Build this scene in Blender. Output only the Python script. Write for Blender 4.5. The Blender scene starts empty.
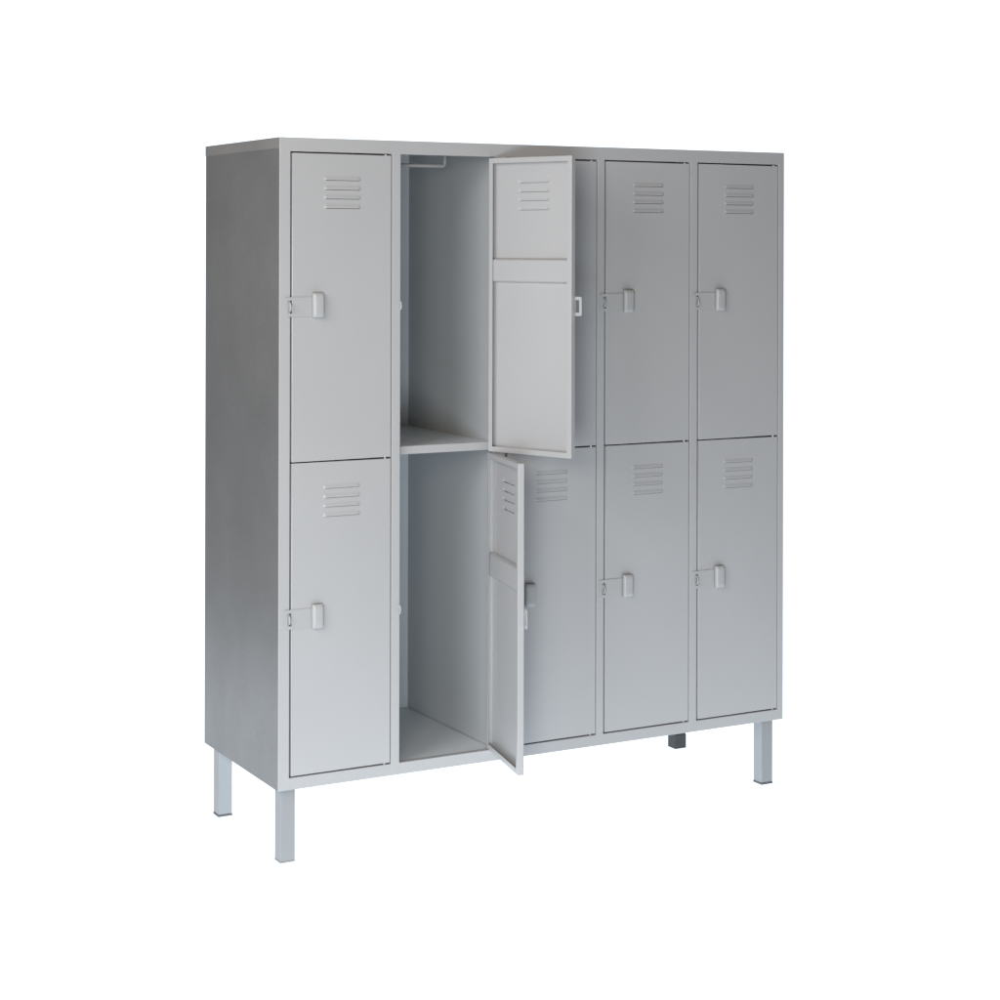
import bpy, bmesh, math, random
from mathutils import Vector, Matrix
random.seed(7)
C = bpy.context.scene.collection
sc = bpy.context.scene

# ------------------------------------------------------------------ sizes (metres)
W, D, H = 1.65, 0.565, 1.7266          # steel body
Z0 = 0.2005                            # height of the legs
TOP, SPL, BOT = 1.690, 0.865, 0.0320   # door opening top, split between tiers, opening bottom (from body base)
COLS = [(.031, .3285), (.354, .650), (.6815, .9825), (1.0070, 1.3050), (1.3315, 1.6300)]
T = .018                               # door thickness

# ------------------------------------------------------------------ materials
def powder(name, col, rough=.42, var=.04, bump=.05, spec=.5, rvar=.0, grain=0):
    m = bpy.data.materials.new(name); m.use_nodes = True
    nt = m.node_tree; N = nt.nodes; L = nt.links
    b = N['Principled BSDF']
    tc = N.new('ShaderNodeTexCoord')
    n1 = N.new('ShaderNodeTexNoise'); n1.inputs['Scale'].default_value = 2.2; n1.inputs['Detail'].default_value = 5; n1.inputs['Roughness'].default_value = .6
    L.new(tc.outputs['Object'], n1.inputs['Vector'])
    mr = N.new('ShaderNodeMapRange'); mr.inputs['From Min'].default_value = .15; mr.inputs['From Max'].default_value = .85
    mr.inputs['To Min'].default_value = 1-var; mr.inputs['To Max'].default_value = 1+var
    L.new(n1.outputs['Fac'], mr.inputs['Value'])
    mx = N.new('ShaderNodeVectorMath'); mx.operation = 'SCALE'; mx.inputs[0].default_value = col
    L.new(mr.outputs['Result'], mx.inputs['Scale'])
    L.new(mx.outputs['Vector'], b.inputs['Base Color'])
    if grain:      # coarse mottled spray finish
        ng = N.new('ShaderNodeTexNoise'); ng.inputs['Scale'].default_value = 95; ng.inputs['Detail'].default_value = 4; ng.inputs['Roughness'].default_value = .75
        L.new(tc.outputs['Object'], ng.inputs['Vector'])
        mg = N.new('ShaderNodeMapRange'); mg.inputs['From Min'].default_value = .25; mg.inputs['From Max'].default_value = .75
        mg.inputs['To Min'].default_value = 1-grain; mg.inputs['To Max'].default_value = 1+grain
        L.new(ng.outputs['Fac'], mg.inputs['Value'])
        m2 = N.new('ShaderNodeVectorMath'); m2.operation = 'SCALE'
        L.new(mx.outputs['Vector'], m2.inputs[0]); L.new(mg.outputs['Result'], m2.inputs['Scale']); L.new(m2.outputs['Vector'], b.inputs['Base Color'])
    b.inputs['Roughness'].default_value = rough
    b.inputs['Specular IOR Level'].default_value = spec
    if rvar:
        n3 = N.new('ShaderNodeTexNoise'); n3.inputs['Scale'].default_value = 3.5; n3.inputs['Detail'].default_value = 6
        L.new(tc.outputs['Object'], n3.inputs['Vector'])
        m3 = N.new('ShaderNodeMapRange'); m3.inputs['From Min'].default_value = .15; m3.inputs['From Max'].default_value = .85
        m3.inputs['To Min'].default_value = rough-rvar; m3.inputs['To Max'].default_value = rough+rvar
        L.new(n3.outputs['Fac'], m3.inputs['Value']); L.new(m3.outputs['Result'], b.inputs['Roughness'])
    # fine orange-peel of sprayed powder paint
    n2 = N.new('ShaderNodeTexNoise'); n2.inputs['Scale'].default_value = 420; n2.inputs['Detail'].default_value = 2
    L.new(tc.outputs['Object'], n2.inputs['Vector'])
    bp = N.new('ShaderNodeBump'); bp.inputs['Strength'].default_value = bump; bp.inputs['Distance'].default_value = .001
    L.new(n2.outputs['Fac'], bp.inputs['Height']); L.new(bp.outputs['Normal'], b.inputs['Normal'])
    return m
GREY = (.42, .422, .43)
M_body = powder('grey_powder_paint', GREY)
M_door = powder('grey_door_paint', GREY, rough=.38, var=.035, rvar=.07, bump=.08)
M_side = powder('side_paint_shaded', (.175, .175, .177), rough=.36, var=.2, bump=.3, rvar=.10, grain=.10)  # cabinet grey darkened, side's shade is put into the colour
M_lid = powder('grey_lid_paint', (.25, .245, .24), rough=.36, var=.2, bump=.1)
M_in = powder('inner_paint_shaded', (.375, .395, .41), rough=.36, var=.05)  # cabinet grey lowered to paint in the shade of the compartments
M_cap = powder('dark_rubber', (.11, .11, .115), rough=.6)
M_shelf = powder('shelf_paint_lit', (.68, .72, .75), rough=.35, var=.03)  # cabinet grey raised, painted-in light for shelves, floor and back wall
M_leg_shade = powder('leg_shade_black', (.05, .05, .05), rough=.6)  # near-black colour stands in for shade on the rear-right leg
M_leg = powder('grey_leg_paint', (.29, .30, .31), rough=.4, var=.03)
M_wire = powder('coat_rail_paint', (.33, .325, .32), rough=.4)
M_steel = powder('hasp_paint', (.41, .415, .42), rough=.36, var=.03)

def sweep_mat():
    m = bpy.data.materials.new('white_glow_backdrop'); m.use_nodes = True
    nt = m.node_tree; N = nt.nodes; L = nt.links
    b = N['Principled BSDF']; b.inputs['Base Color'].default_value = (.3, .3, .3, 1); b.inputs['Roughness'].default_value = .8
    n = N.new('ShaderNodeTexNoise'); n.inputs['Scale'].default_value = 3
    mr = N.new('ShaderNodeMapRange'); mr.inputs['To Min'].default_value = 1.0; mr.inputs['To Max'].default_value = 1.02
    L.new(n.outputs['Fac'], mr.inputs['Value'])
    b.inputs['Emission Color'].default_value = (1, 1.13, 1.25, 1); L.new(mr.outputs['Result'], b.inputs['Emission Strength'])  # glows by itself: hides contact shadows, cool tint lights cabinet from below
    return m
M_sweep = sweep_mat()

# ------------------------------------------------------------------ helpers
def link(name, bm, mat, parent=None, loc=(0, 0, 0), smooth=False, bevel=0, segs=2):
    me = bpy.data.meshes.new(name); bm.normal_update(); bm.to_mesh(me); bm.free()
    me.materials.append(mat)
    if smooth:
        for p in me.polygons: p.use_smooth = True
    o = bpy.data.objects.new(name, me); C.objects.link(o); o.location = loc
    if parent: o.parent = parent
    if bevel:
        b = o.modifiers.new('bevel', 'BEVEL'); b.width = bevel; b.segments = segs; b.limit_method = 'ANGLE'; b.angle_limit = math.radians(40); b.harden_normals = True
        for p in me.polygons: p.use_smooth = True
    return o
def box(bm, x0, x1, y0, y1, z0, z1):
    v = [bm.verts.new((x, y, z)) for x in (x0, x1) for y in (y0, y1) for z in (z0, z1)]
    for f in ((0,1,3,2), (4,6,7,5), (0,4,5,1), (2,3,7,6), (0,2,6,4), (1,5,7,3)):
        bm.faces.new([v[i] for i in f])
def boxobj(name, dims, mat, parent, bevel=.0008, loc=(0, 0, 0)):
    bm = bmesh.new(); box(bm, *dims); bmesh.ops.recalc_face_normals(bm, faces=bm.faces)
    return link(name, bm, mat, parent, loc, bevel=bevel)
def tube(bm, pts, r, n=12):
    rings = []
    pts = [Vector(p) for p in pts]
    up = Vector((0, 1, 0))
    for i, p in enumerate(pts):
        t = (pts[min(i+1, len(pts)-1)] - pts[max(i-1, 0)]).normalized()
        a = t.cross(up)
        if a.length < .01: a = t.cross(Vector((1, 0, 0)))
        a.normalize(); b = t.cross(a)
        rings.append([bm.verts.new(p + a*math.cos(k*2*math.pi/n)*r + b*math.sin(k*2*math.pi/n)*r) for k in range(n)])
    for i in range(len(rings)-1):
        for k in range(n):
            bm.faces.new((rings[i][k], rings[i][(k+1) % n], rings[i+1][(k+1) % n], rings[i+1][k]))
    bm.faces.new(rings[0]); bm.faces.new(rings[-1][::-1])
    bmesh.ops.recalc_face_normals(bm, faces=bm.faces)
def arc(c, r, a0, a1, n, ax=(Vector((1,0,0)), Vector((0,0,1)))):
    return [Vector(c) + ax[0]*r*math.cos(a0+(a1-a0)*i/n) + ax[1]*r*math.sin(a0+(a1-a0)*i/n) for i in range(n+1)]
def cells(bm, xs, zs, solid, y, ydep, yout):
    """front sheet made of rectangular cells with holes, edges folded back by ydep"""
    V = {}
    def v(i, j, k):
        if (i, j, k) not in V: V[(i, j, k)] = bm.verts.new((xs[i], (y, yout if i in (0, len(xs)-1) or j in (0, len(zs)-1) else ydep)[k], zs[j]))
        return V[(i, j, k)]
    nx, nz = len(xs)-1, len(zs)-1
    S = lambda i, j: 0 <= i < nx and 0 <= j < nz and solid(i, j)
    for i in range(nx):
        for j in range(nz):
            if not S(i, j): continue
            bm.faces.new((v(i,j,0), v(i+1,j,0), v(i+1,j+1,0), v(i,j+1,0)))
            if not S(i-1, j): bm.faces.new((v(i,j,0), v(i,j+1,0), v(i,j+1,1), v(i,j,1)))
            if not S(i+1, j): bm.faces.new((v(i+1,j+1,0), v(i+1,j,0), v(i+1,j,1), v(i+1,j+1,1)))
            if not S(i, j-1): bm.faces.new((v(i+1,j,0), v(i,j,0), v(i,j,1), v(i+1,j,1)))
            if not S(i, j+1): bm.faces.new((v(i,j+1,0), v(i+1,j+1,0), v(i+1,j+1,1), v(i,j+1,1)))

# ------------------------------------------------------------------ the cabinet
cab = bpy.data.objects.new('locker_cabinet', None); C.objects.link(cab)
cab['label'] = 'grey metal ten door locker cabinet on four short legs with two doors open'
cab['category'] = 'locker'

s = .0012
side = []
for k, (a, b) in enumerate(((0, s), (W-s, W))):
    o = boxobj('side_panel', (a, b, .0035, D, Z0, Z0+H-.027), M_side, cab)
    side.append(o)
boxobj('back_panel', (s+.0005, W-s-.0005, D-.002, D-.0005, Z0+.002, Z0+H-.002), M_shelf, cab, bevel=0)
# lid with a skirt folded down over both sides
bm = bmesh.new()
box(bm, -.0012, W+.0012, .0035, D+.001, Z0+H-.0014, Z0+H)
for a, b in ((-.0012, -.0001), (W+.0001, W+.0012)):
    box(bm, a, b, .0035, D+.001, Z0+H-.0285, Z0+H-.0015)
link('top_panel', bm, M_lid, cab, bevel=.0005)
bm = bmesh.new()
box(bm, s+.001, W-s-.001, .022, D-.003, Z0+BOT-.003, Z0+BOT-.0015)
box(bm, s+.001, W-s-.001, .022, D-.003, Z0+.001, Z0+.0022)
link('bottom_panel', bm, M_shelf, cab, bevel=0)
# front frame
xs = [0]; 
for a, b in COLS: xs += [a, b]
xs.append(W)
zs = [Z0, Z0+BOT, Z0+TOP, Z0+H]
bm = bmesh.new()
cells(bm, xs, zs, lambda i, j: not (j == 1 and i % 2 == 1), 0, .020, .0031)
fr = link('front_frame', bm, M_body, cab, bevel=.0016, segs=3)
# dividers and shelves
xm = [(COLS[i][1]+COLS[i+1][0])/2 for i in range(4)]
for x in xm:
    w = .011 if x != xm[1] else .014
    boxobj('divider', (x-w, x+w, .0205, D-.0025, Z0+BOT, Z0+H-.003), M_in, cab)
edges = [s+.001] + [v for x in xm for v in (x-.012, x+.012)] + [W-s-.001]
for k in range(5):
    a, b = edges[2*k]+.0003, edges[2*k+1]-.0003
    if k == 1: b = xm[1]-.0145
    if k == 2: a = xm[1]+.0145
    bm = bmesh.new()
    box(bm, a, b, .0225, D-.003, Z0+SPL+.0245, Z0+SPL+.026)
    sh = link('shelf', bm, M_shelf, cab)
    boxobj('shelf_lip', (a, b, .021, .0223, Z0+SPL+.004, Z0+SPL+.026), M_body, sh, bevel=.0006)
# back-wall corner rail and coat rails
for k, (a, b) in enumerate(COLS):
    zt = Z0+H-.004
    y = .20
    zb = Z0+TOP-.020
    x0, x1 = a-.001, a+.236
    r = .010
    pts = [(x0-.002, y, zb)] + [tuple(p) for p in arc((x1-r, y, zb+r), r, -math.pi/2, 0, 6)] + [(x1, y, zt)]
    bm = bmesh.new(); tube(bm, pts, .0055)
    link('coat_rail', bm, M_wire, cab, smooth=True)

# legs
ix, iy, lw = .018, .0272, .0418
for k, (x, y) in enumerate(((ix, iy), (W-ix-lw, iy), (ix, D-iy-lw), (W-ix-lw, D-iy-lw))):
    cap = .006 if k != 3 else .045  # rear-right cap made taller, its dark colour replaces shade
    if k == 0: cap = .004
    lg = boxobj('leg', (0, lw, 0, lw, cap, Z0-.0006), M_leg, cab, bevel=.0022, loc=(x, y, 0))
    fc = boxobj('foot_cap', (-.0006, lw+.0006, -.0006, lw+.0006, 0, cap), M_cap if k else M_steel, lg, bevel=.001)
    if k == 3: lg.data.materials[0] = fc.data.materials[0] = M_leg_shade  # leg and cap blackened to paint the shade under the body

# ------------------------------------------------------------------ doors
LV_X0, LV_X1 = .0880, .1975         # louvre field measured from the free edge
def louvre(u, d):
    """u from free edge, d below the door top; outward height of the pressing"""
    L0, L1 = LV_X0, LV_X1
    if u <= L0 or u >= L1: return 0
    best = 0
    for k in range(4):
        c0 = .0560 + .0248*k
        v = (d-c0)/.0145
        if 0 < v < 1:
            sm = lambda t: max(0, min(1, t))**2*(3-2*max(0, min(1, t)))
            # round the two ends like a capsule
            e = min(u-L0, L1-u)
            endr = sm(e/.008)
            h = sm(v/.75) if v < .93 else 0
            best = .0024*h*endr
    return best
def door(name_i, x0, x1, z0, z1, ang, seed, label=None):
    rnd = random.Random(seed)
    g_l, g_r = (.0068 if ang < .1 else .0040), .0044
    px, py = x1-g_r-.003, .003
    w = (x1-g_r)-(x0+g_l)
    hgt = z1-z0
    # door frame of reference: origin at the hinge pin, skin on local y=-py, free edge at x=-(w-.003)
    xr, xl = .003, .003-w
    ys = -py
    a1, a2, a3 = (rnd.uniform(-1, 1) for _ in range(3))
    def wave(x, z):
        fx = math.sin(math.pi*(x-xl)/w); fz = math.sin(math.pi*z/hgt)
        return .0011*fx*fz*(a1+.8*a2*math.sin(2.3*z/hgt*math.pi+a3)+.6*a3*math.cos(4*(x-xl)/w+a1))
    def lin(a, b, st):
        n = max(1, round((b-a)/st)); return [a+(b-a)*i/n for i in range(n)]
    vx0, vx1 = xl+LV_X0-.003, xl+LV_X1+.003
    vz1, vz0 = hgt-.0530, hgt-.1490
    gx = lin(xl, vx0, .012)+lin(vx0, vx1, .0012)+lin(vx1, xr, .012)+[xr]
    gz = lin(0, vz0, .03)+lin(vz0, vz1, .0011)+lin(vz1, hgt, .03)+[hgt]
    bms = {'skin': bmesh.new(), 'vent': bmesh.new()}; VV = {'skin': {}, 'vent': {}}
    def gv(kind, i, j):
        d = VV[kind]
        if (i, j) not in d:
            x, z = gx[i], gz[j]
            d[(i, j)] = bms[kind].verts.new((x, ys-wave(x, z)-louvre(x-xl, hgt-z), z))
        return d[(i, j)]
    for i in range(len(gx)-1):
        for j in range(len(gz)-1):
            cx, cz = (gx[i]+gx[i+1])/2, (gz[j]+gz[j+1])/2
            kind = 'vent' if vx0 < cx < vx1 and vz0 < cz < vz1 else 'skin'
            if kind == 'vent' and louvre(cx-xl, hgt-gz[j+1]) - louvre(cx-xl, hgt-gz[j]) > .0012 and louvre(cx-xl, hgt-gz[j]) == 0: continue   # open slit under each louvre
            bms[kind].faces.new((gv(kind, i, j), gv(kind, i+1, j), gv(kind, i+1, j+1), gv(kind, i, j+1)))
    for f in bms['skin'].faces: f.smooth = True
    bm = bms['skin']
    # folded returns and inner lips
    t, lp = T, .013
    def strip(pts_list):
        vs = [[bm.verts.new(p) for p in pts] for pts in pts_list]
        for a, b in zip(vs, vs[1:]):
            f = bm.faces.new((a[0], a[1], b[1], b[0])); f.smooth = False
    yb = ys+t
    r = .0009
    fold = [(0, 0), (r*.3, r*.3), (r, r), ]
    def ring(off, y): return [(xl+off, y, off), (xr-off, y, off), (xr-off, y, hgt-off), (xl+off, y, hgt-off)]
    prof = [(0, ys), (-.0009, ys+.0003), (-.0016, ys+.0010), (-.0019, ys+.0022), (-.0019, yb-.0016), (-.0012, yb-.0004), (.0002, yb), (lp, yb), (lp, yb-.0012), (.001, yb-.0014)]
    rings = [[bm.verts.new(p) for p in ring(o, y)] for o, y in prof]
    new_f = []
    for q, (A, B) in enumerate(zip(rings, rings[1:])):
        for k in range(4):
            k2 = (k+1) % 4
            new_f.append((bm.faces.new((A[k], A[k2], B[k2], B[k])), q))
    bmesh.ops.recalc_face_normals(bm, faces=[f for f in bm.faces if not f.smooth])
    for f_, q in new_f: f_.smooth = q < 3
    d = link('door', bm, M_door, cab, loc=(px, py, z0))
    d.rotation_euler = (0, 0, ang)
    if label: d['label'] = label
    link('louvre_vent', bms['vent'], M_door, d, smooth=True)
    # cross brace inside (hat section)
    bm = bmesh.new()
    zb = hgt-.341
    pr = [(ys+.0015, zb-.004), (ys+.0105, zb-.001), (ys+.0130, zb+.0015), (ys+.0135, zb+.004), (ys+.0135, zb+.056), (ys+.0130, zb+.0585), (ys+.0105, zb+.061), (ys+.0015, zb+.064)]
    L_ = [bm.verts.new((xl+.0065, y, z)) for y, z in pr]; R_ = [bm.verts.new((xr-.0065, y, z)) for y, z in pr]
    for k in range(len(pr)-1): bm.faces.new((L_[k], R_[k], R_[k+1], L_[k+1]))
    bm.faces.new(L_); bm.faces.new(R_[::-1]); bmesh.ops.recalc_face_normals(bm, faces=bm.faces)
    link('brace', bm, M_door, d, bevel=0)
    # hasp plate with slot reaching over the stile
    zc = hgt*.502
    yf = ys-.0010
    bm = bmesh.new()
    hx = [xl-.0225, xl-.0140, xl-.0020, xl+.066]
    hz = [zc-.026, zc-.017, zc+.017, zc+.026]
    V = {}
    outer = lambda i, j: 0 <= i < 3 and 0 <= j < 3 and not (i == 1 and j == 1)
    def hv(i, j, k):
        if (i, j, k) not in V: V[(i, j, k)] = bm.verts.new((hx[i], (yf-.0012, yf+.0007)[k], hz[j]))
        return V[(i, j, k)]
    for i in range(3):
        for j in range(3):
            if not outer(i, j): continue
            bm.faces.new([hv(i,j,0), hv(i+1,j,0), hv(i+1,j+1,0), hv(i,j+1,0)])
            bm.faces.new([hv(i,j,1), hv(i,j+1,1), hv(i+1,j+1,1), hv(i+1,j,1)])
            for di, dj, q in ((-1,0,((i,j),(i,j+1))), (1,0,((i+1,j),(i+1,j+1))), (0,-1,((i,j),(i+1,j))), (0,1,((i,j+1),(i+1,j+1)))):
                if not outer(i+di, j+dj):
                    (a, b_), (c_, e_) = q
                    bm.faces.new([hv(a,b_,0), hv(c_,e_,0), hv(c_,e_,1), hv(a,b_,1)])
    bmesh.ops.recalc_face_normals(bm, faces=bm.faces)
    ce = [e for e in bm.edges if abs(e.verts[0].co.y-e.verts[1].co.y) > .001 and abs(e.verts[0].co.x-hx[0]) < 1e-6 and min(abs(e.verts[0].co.z-hz[0]), abs(e.verts[0].co.z-hz[3])) < 1e-6]
    bmesh.ops.bevel(bm, geom=ce, offset=.005, segments=4, affect='EDGES', profile=.5)
    link('hasp_plate', bm, M_steel, d, bevel=.0005)
    # bent sheet pull
    bm = bmesh.new()
    hh, n = .0655, 22
    x0_, x1_, dep = xl+.054, xl+.086, .0155
    P = [(x1_, 0)] + [(x1_-.006+.006*math.cos(a), -(dep-.006)-.006*math.sin(a)) for a in [i*math.pi/2/5 for i in range(6)]]
    P += [(x0_+.008-.008*math.sin(a), -(dep-.008)-.008*math.cos(a)) for a in [i*math.pi/2/5 for i in range(6)]] + [(x0_, -.0035), (x0_+.0015, -.0035)]
    P += [(x0_+.008-.0065*math.cos(a), -(dep-.008)-.0065*math.sin(a)) for a in [i*math.pi/2/5 for i in range(6)]] 
    P += [(x1_-.006+.0045*math.sin(a), -(dep-.006)-.0045*math.cos(a)) for a in [i*math.pi/2/5 for i in range(6)]] + [(x1_-.0015, 0)]
    rows = []
    for i in range(n+1):
        z = -hh/2+hh*i/n
        e = max(0, (abs(z)-(hh/2-.012))/.012)
        sc_ = math.sqrt(max(0, 1-(e*.86)**2))
        xc = (x0_+x1_)/2
        rows.append([bm.verts.new((xc+(x-xc)*(.80+.20*sc_), yf+y*(.45+.55*sc_)+.0008, zc+.004+z)) for x, y in P])
    for A, B in zip(rows, rows[1:]):
        for k in range(len(P)-1): bm.faces.new((A[k], A[k+1], B[k+1], B[k]))
        bm.faces.new((A[-1], A[0], B[0], B[-1]))
    # close both ends with a rounded web
    for R_ in (rows[0], rows[-1]):
        bm.faces.new(R_[:14])
        h = len(P)
        bm.faces.new(R_[13:])
    bmesh.ops.recalc_face_normals(bm, faces=bm.faces)
    bmesh.ops.rotate(bm, verts=bm.verts, cent=((x0_+x1_)/2, yf, zc), matrix=Matrix.Rotation(math.radians(rnd.uniform(-1.2, 1.2)), 3, 'Y'))
    hd = link('handle', bm, M_steel, d, smooth=True)
    hd.data.polygons[-1].use_smooth = False
    # hinge pins top and bottom
    for z in (hgt, -.0040):
        bm = bmesh.new(); tube(bm, [(-.012, -.0008, z), (-.012, -.0008, z+.0040)], .0030, 10)
        link('hinge_pin', bm, M_steel, d)
    # staple on the stile for the padlock
    xs_ = x0-.0035
    bm = bmesh.new(); zz = z0+zc
    pts = [(xs_, .0005, zz-.011)] + [Vector((xs_, -.0055, zz)) + Vector((0, -.006*math.sin(a), -.011*math.cos(a))) for a in [i*math.pi/8 for i in range(9)]] + [(xs_, .0005, zz+.011)]
    rings = []
    nn = 8
    pts = [Vector(p) for p in pts]
    tube_pts = pts
    up = Vector((1, 0, 0))
    for i, p in enumerate(tube_pts):
        t_ = (tube_pts[min(i+1, len(pts)-1)]-tube_pts[max(i-1, 0)]).normalized(); a = t_.cross(up).normalized()
        rings.append([bm.verts.new(p+a*math.cos(k*2*math.pi/nn)*.0022+up*math.sin(k*2*math.pi/nn)*.0022) for k in range(nn)])
    for A, B in zip(rings, rings[1:]):
        for k in range(nn): bm.faces.new((A[k], A[(k+1) % nn], B[(k+1) % nn], B[k]))
    bmesh.ops.recalc_face_normals(bm, faces=bm.faces)
    link('staple', bm, M_steel, cab, smooth=True)
    return d

gap = .0034
for i, (a, b) in enumerate(COLS):
    for tier in (0, 1):
        z0, z1 = (Z0+SPL+.0036, Z0+TOP-.0058) if tier else (Z0+BOT+.0056, Z0+SPL-.0038)
        ang = math.radians(random.uniform(.05, .35)); lab = None
        if i == 1:
            ang, lab = (math.radians(111.9), 'door swung wide open past a right angle') if tier else (math.radians(78.2), 'door standing open almost at a right angle')
        door(i, a, b, z0, z1, ang, 10*i+tier, lab)

# ------------------------------------------------------------------ added self-glowing white sweep behind and under the cabinet
yaw = -.5004
cam_p = Vector((-1.9061, -4.697, 1.443+Z0))
f = Vector((-math.sin(yaw), math.cos(yaw), 0)); r_ = Vector((math.cos(yaw), math.sin(yaw), 0))
bm = bmesh.new()
base = Vector((cam_p.x, cam_p.y, 0))
prof = [(3.85, 0), (4.2, 0), (5.5, 0), (7.0, 0)] + [(7.0+1.2*math.sin(a), 1.2-1.2*math.cos(a)) for a in [i*math.pi/2/14 for i in range(1, 15)]] + [(8.2, 2.4), (8.2, 4.2)]
cols_ = [-2.6, -1.3, 0, 1.3, 2.6]
G = [[bm.verts.new(base+f*d_+r_*c+Vector((0, 0, h))) for c in cols_] for d_, h in prof]
for A, B in zip(G, G[1:]):
    for k in range(len(cols_)-1): bm.faces.new((A[k], A[k+1], B[k+1], B[k]))
sw = link('backdrop', bm, M_sweep, smooth=True)
sw['kind'] = 'structure'

# ------------------------------------------------------------------ light
w = bpy.data.worlds.new('World'); sc.world = w; w.use_nodes = True
nt = w.node_tree; N = nt.nodes; L = nt.links
bg = N['Background']
tc = N.new('ShaderNodeTexCoord'); sp = N.new('ShaderNodeSeparateXYZ'); L.new(tc.outputs['Generated'], sp.inputs[0])
cr = N.new('ShaderNodeValToRGB'); cr.color_ramp.elements[0].position = .3; cr.color_ramp.elements[1].position = .72
cr.color_ramp.elements[0].color = (.05, .06, .075, 1); cr.color_ramp.elements[1].color = (.14, .11, .085, 1)
mr = N.new('ShaderNodeMapRange'); mr.inputs['From Min'].default_value = -1; L.new(sp.outputs['Z'], mr.inputs['Value'])
L.new(mr.outputs['Result'], cr.inputs['Fac']); L.new(cr.outputs['Color'], bg.inputs['Color']); bg.inputs['Strength'].default_value = 1

def area(name, loc, target, sx, sy, power, col):
    l = bpy.data.lights.new(name, 'AREA'); l.shape = 'RECTANGLE'; l.size = sx; l.size_y = sy; l.energy = power; l.color = col
    o = bpy.data.objects.new(name, l); C.objects.link(o); o.location = loc
    o.rotation_euler = (Vector(target)-Vector(loc)).to_track_quat('-Z', 'Y').to_euler()
    return o
area('softbox', (-1.5, -3.5, .55), (.5, 0, .55), 1.0, 1.0, 90, (.84, .93, 1.0))
area('warm_tint_fill', (-1.8, -3.2, 1.9), (.35, 0, 1.2), 1.0, .8, 43, (1.0, .85, .69))  # added lamp that tints the upper front warm for a colour gradient
area('left_fill', (-3.1, -1.9, 2.75), (.1, .1, 1.35), 2.0, 2.0, 98, (.985, .985, .985))  # added fill from high left, lifts side panel top and open doors

# ------------------------------------------------------------------ camera
cd = bpy.data.cameras.new('camera'); cam = bpy.data.objects.new('camera', cd); C.objects.link(cam); sc.camera = cam
roll = .0026
u = Vector((0, 0, 1)); r2 = r_*math.cos(roll)+u*math.sin(roll); u2 = u*math.cos(roll)-r_*math.sin(roll)
m = Matrix((r2, u2, -f)).transposed().to_4x4(); m.translation = cam_p
cam.matrix_world = m
cd.sensor_width = 36; cd.lens = 36*1.9102; cd.shift_y = -.25483; cd.clip_end = 100
sc.view_settings.view_transform = 'Standard'; sc.view_settings.look = 'None'; sc.view_settings.exposure = 0
sc.cycles.max_bounces = 8
